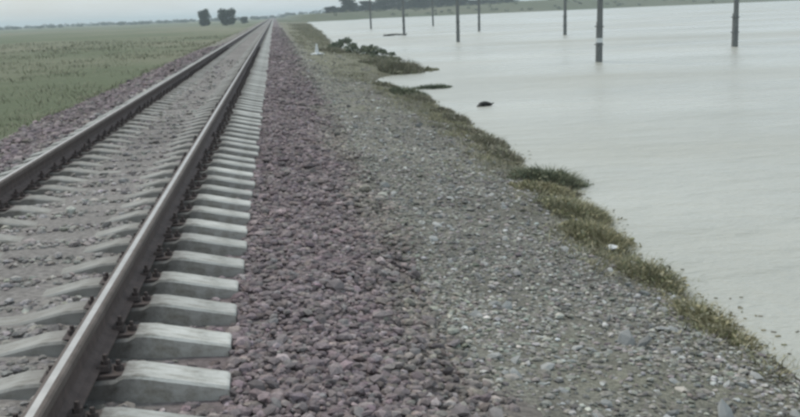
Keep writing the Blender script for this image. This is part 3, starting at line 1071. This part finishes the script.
# bushes massed on the far bank
cs, rs = [], []
for k in range(260):
    X = rng.uniform(14, 420)
    Y = float(far_y(np.array([X]))[0]) + rng.uniform(3, 40)
    cs.append((X, Y, float(ground_z(X, Y)) + 0.2)); rs.append(rng.uniform(0.5, 1.4))
lv, lf, lc = leaf_cloud(20000, cs, rs, 0.28, OLIVE + GREEN, 0.6)
scrub = mesh_obj("far_bank_scrub", lv, lf, M_LEAF, colors=lc)
tag(scrub, "low olive scrub massed along the far bank", "scrub", kind="stuff")

# ------------------------------------------------------------------ small things
# whitewashed marker: stub post in a heap of white stones
mk_x, mk_y = 2.0, 50.5
mk = empty("track_marker", (mk_x, mk_y, float(ground_z(mk_x, mk_y))))
tag(mk, "small white marker stub with a white stone base on the bank", "marker")
v, f = [], []
box(v, f, (0, 0, 0.24), (0.12, 0.10, 0.30), 0.35)
mesh_obj("post", v, f, M_WHITE, mk)
for k in range(16):
    a = k * 2.4
    rr = 0.12 + 0.013 * k
    o = mesh_obj("whitewashed_stone", ROCKS[k % 16] * 0.085 * np.array([1.1, 1.1, 0.8]), ICO_F, M_WHITE, mk)
    o.location = (rr * math.cos(a), rr * 0.7 * math.sin(a), 0.05 + 0.06 * max(0, 1 - rr / 0.25))

for x, y, r, lab in ((3.02, 8.88, 0.085, "white stone on the bank closest to the straw tuft"),
                     (2.99, 8.22, 0.080, "white stone on the bank, nearer one of the two")):
    o = mesh_obj("white_stone", ROCKS[3] * r, ICO_F, M_WHITE)
    o.location = (x, y, float(ground_z(x, y)) + r * 0.35)
    o.rotation_euler = (0.2, 0.1, x * 9)
    tag(o, lab, "stone", "white stones on the bank")


def branch(name, label, x, y, length, r, rz, cat, stubs=4, rise=0.1):
    root = empty(name, (x, y, WATER_Z), rz)
    tag(root, label, cat)
    v, f = [], []
    prev = (-length / 2, 0, -0.02); pr = r
    for k in range(1, 6):
        t = k / 5
        cur = (-length / 2 + length * t, 0.12 * math.sin(t * 5) * length * 0.2, 0.02 + rise * math.sin(t * 3))
        limb(v, f, prev, cur, pr, r * (1 - 0.6 * t), 8)
        prev, pr = cur, r * (1 - 0.6 * t)
    mesh_obj("stem", v, f, M_DRIFT, root)
    for k in range(stubs):
        t = (k + 0.7) / stubs
        p = (-length / 2 + length * t, 0.0, 0.03)
        v, f = [], []
        limb(v, f, p, (p[0] + rng.uniform(-0.2, 0.2) * length, rng.uniform(-0.3, 0.3) * length * 0.5, 0.05 + rng.uniform(0.05, 0.25) * length * 0.3), r * 0.5, r * 0.15, 6)
        mesh_obj("twig", v, f, M_DRIFT, root)
    return root


branch("driftwood_branch", "long dark driftwood branch floating at the foot of a pole", 11.6, 98.5, 2.3, 0.11, 0.05, "driftwood", 4, 0.1)
snag = branch("floating_snag", "dark snag of matted branches floating in open water", 4.95, 23.9, 0.36, 0.06, 0.3, "driftwood", 6, 0.06)
cs = [(-0.10, 0, 0.03), (0.0, 0.02, 0.05), (0.10, 0.0, 0.03)]
lv, lf, lc = leaf_cloud(260, cs, [0.08, 0.10, 0.08], 0.035, [(0.03, 0.03, 0.025), (0.045, 0.042, 0.035)], 0.55)
mesh_obj("matted_twigs", lv, lf, M_LEAF, snag, colors=lc)

n = 420
y = 6 + 60 * rng.uniform(size=n) ** 1.6
x = shore_x(y) + np.abs(rng.normal(scale=0.14, size=n)) + 0.02
L = rng.uniform(0.005, 0.018, n) * (1 + y * 0.012); W_ = rng.uniform(0.004, 0.010, n) * (1 + y * 0.02); a = rng.normal(scale=0.7, size=n)
dx, dy = np.cos(a), np.sin(a)
quad = []
for sa, sb in ((-1, -1), (1, -1), (1, 1), (-1, 1)):
    quad.append(np.stack([x + dx * L * sa - dy * W_ * sb, y + dy * L * sa + dx * W_ * sb, np.full(n, WATER_Z + 0.006)], 1))
top = np.stack(quad, 1); bot = top.copy(); bot[:, :, 2] -= 0.012
vv = np.concatenate([top, bot], 1).reshape(-1, 3)
fq = np.array([[0, 1, 2, 3], [0, 4, 5, 1], [1, 5, 6, 2], [2, 6, 7, 3], [3, 7, 4, 0], [7, 6, 5, 4]])
ff_ = (fq[None] + (np.arange(n) * 8)[:, None, None]).reshape(-1, 4)
cc = np.array(BROWN + STRAW)[rng.integers(0, 7, n)] * rng.uniform(0.4, 1.0, (n, 1))
scraps = mesh_obj("floating_litter", vv, ff_, M_BLADE, colors=np.repeat(cc, 8, axis=0))
tag(scraps, "straw and twig scraps washed up along the waterline", "litter", kind="stuff")

# ------------------------------------------------------------------ the air
hv, hf = [], []
box(hv, hf, (0, 1900, 5.5), (2600, 2200, 8.5))
haze = mesh_obj("haze", hv, hf, [])
hm = bpy.data.materials.new("haze")
hm.use_nodes = True
hn, hl = hm.node_tree.nodes, hm.node_tree.links
hn.clear()
h_out = hn.new("ShaderNodeOutputMaterial")
h_vol = hn.new("ShaderNodeVolumePrincipled")
h_vol.inputs["Color"].default_value = (0.80, 0.90, 0.95, 1)
h_vol.inputs["Density"].default_value = 0.0005
hl.new(h_vol.outputs["Volume"], h_out.inputs["Volume"])
haze.data.materials.append(hm)
tag(haze, "pale bluish damp air over the whole plain", "haze", kind="stuff")
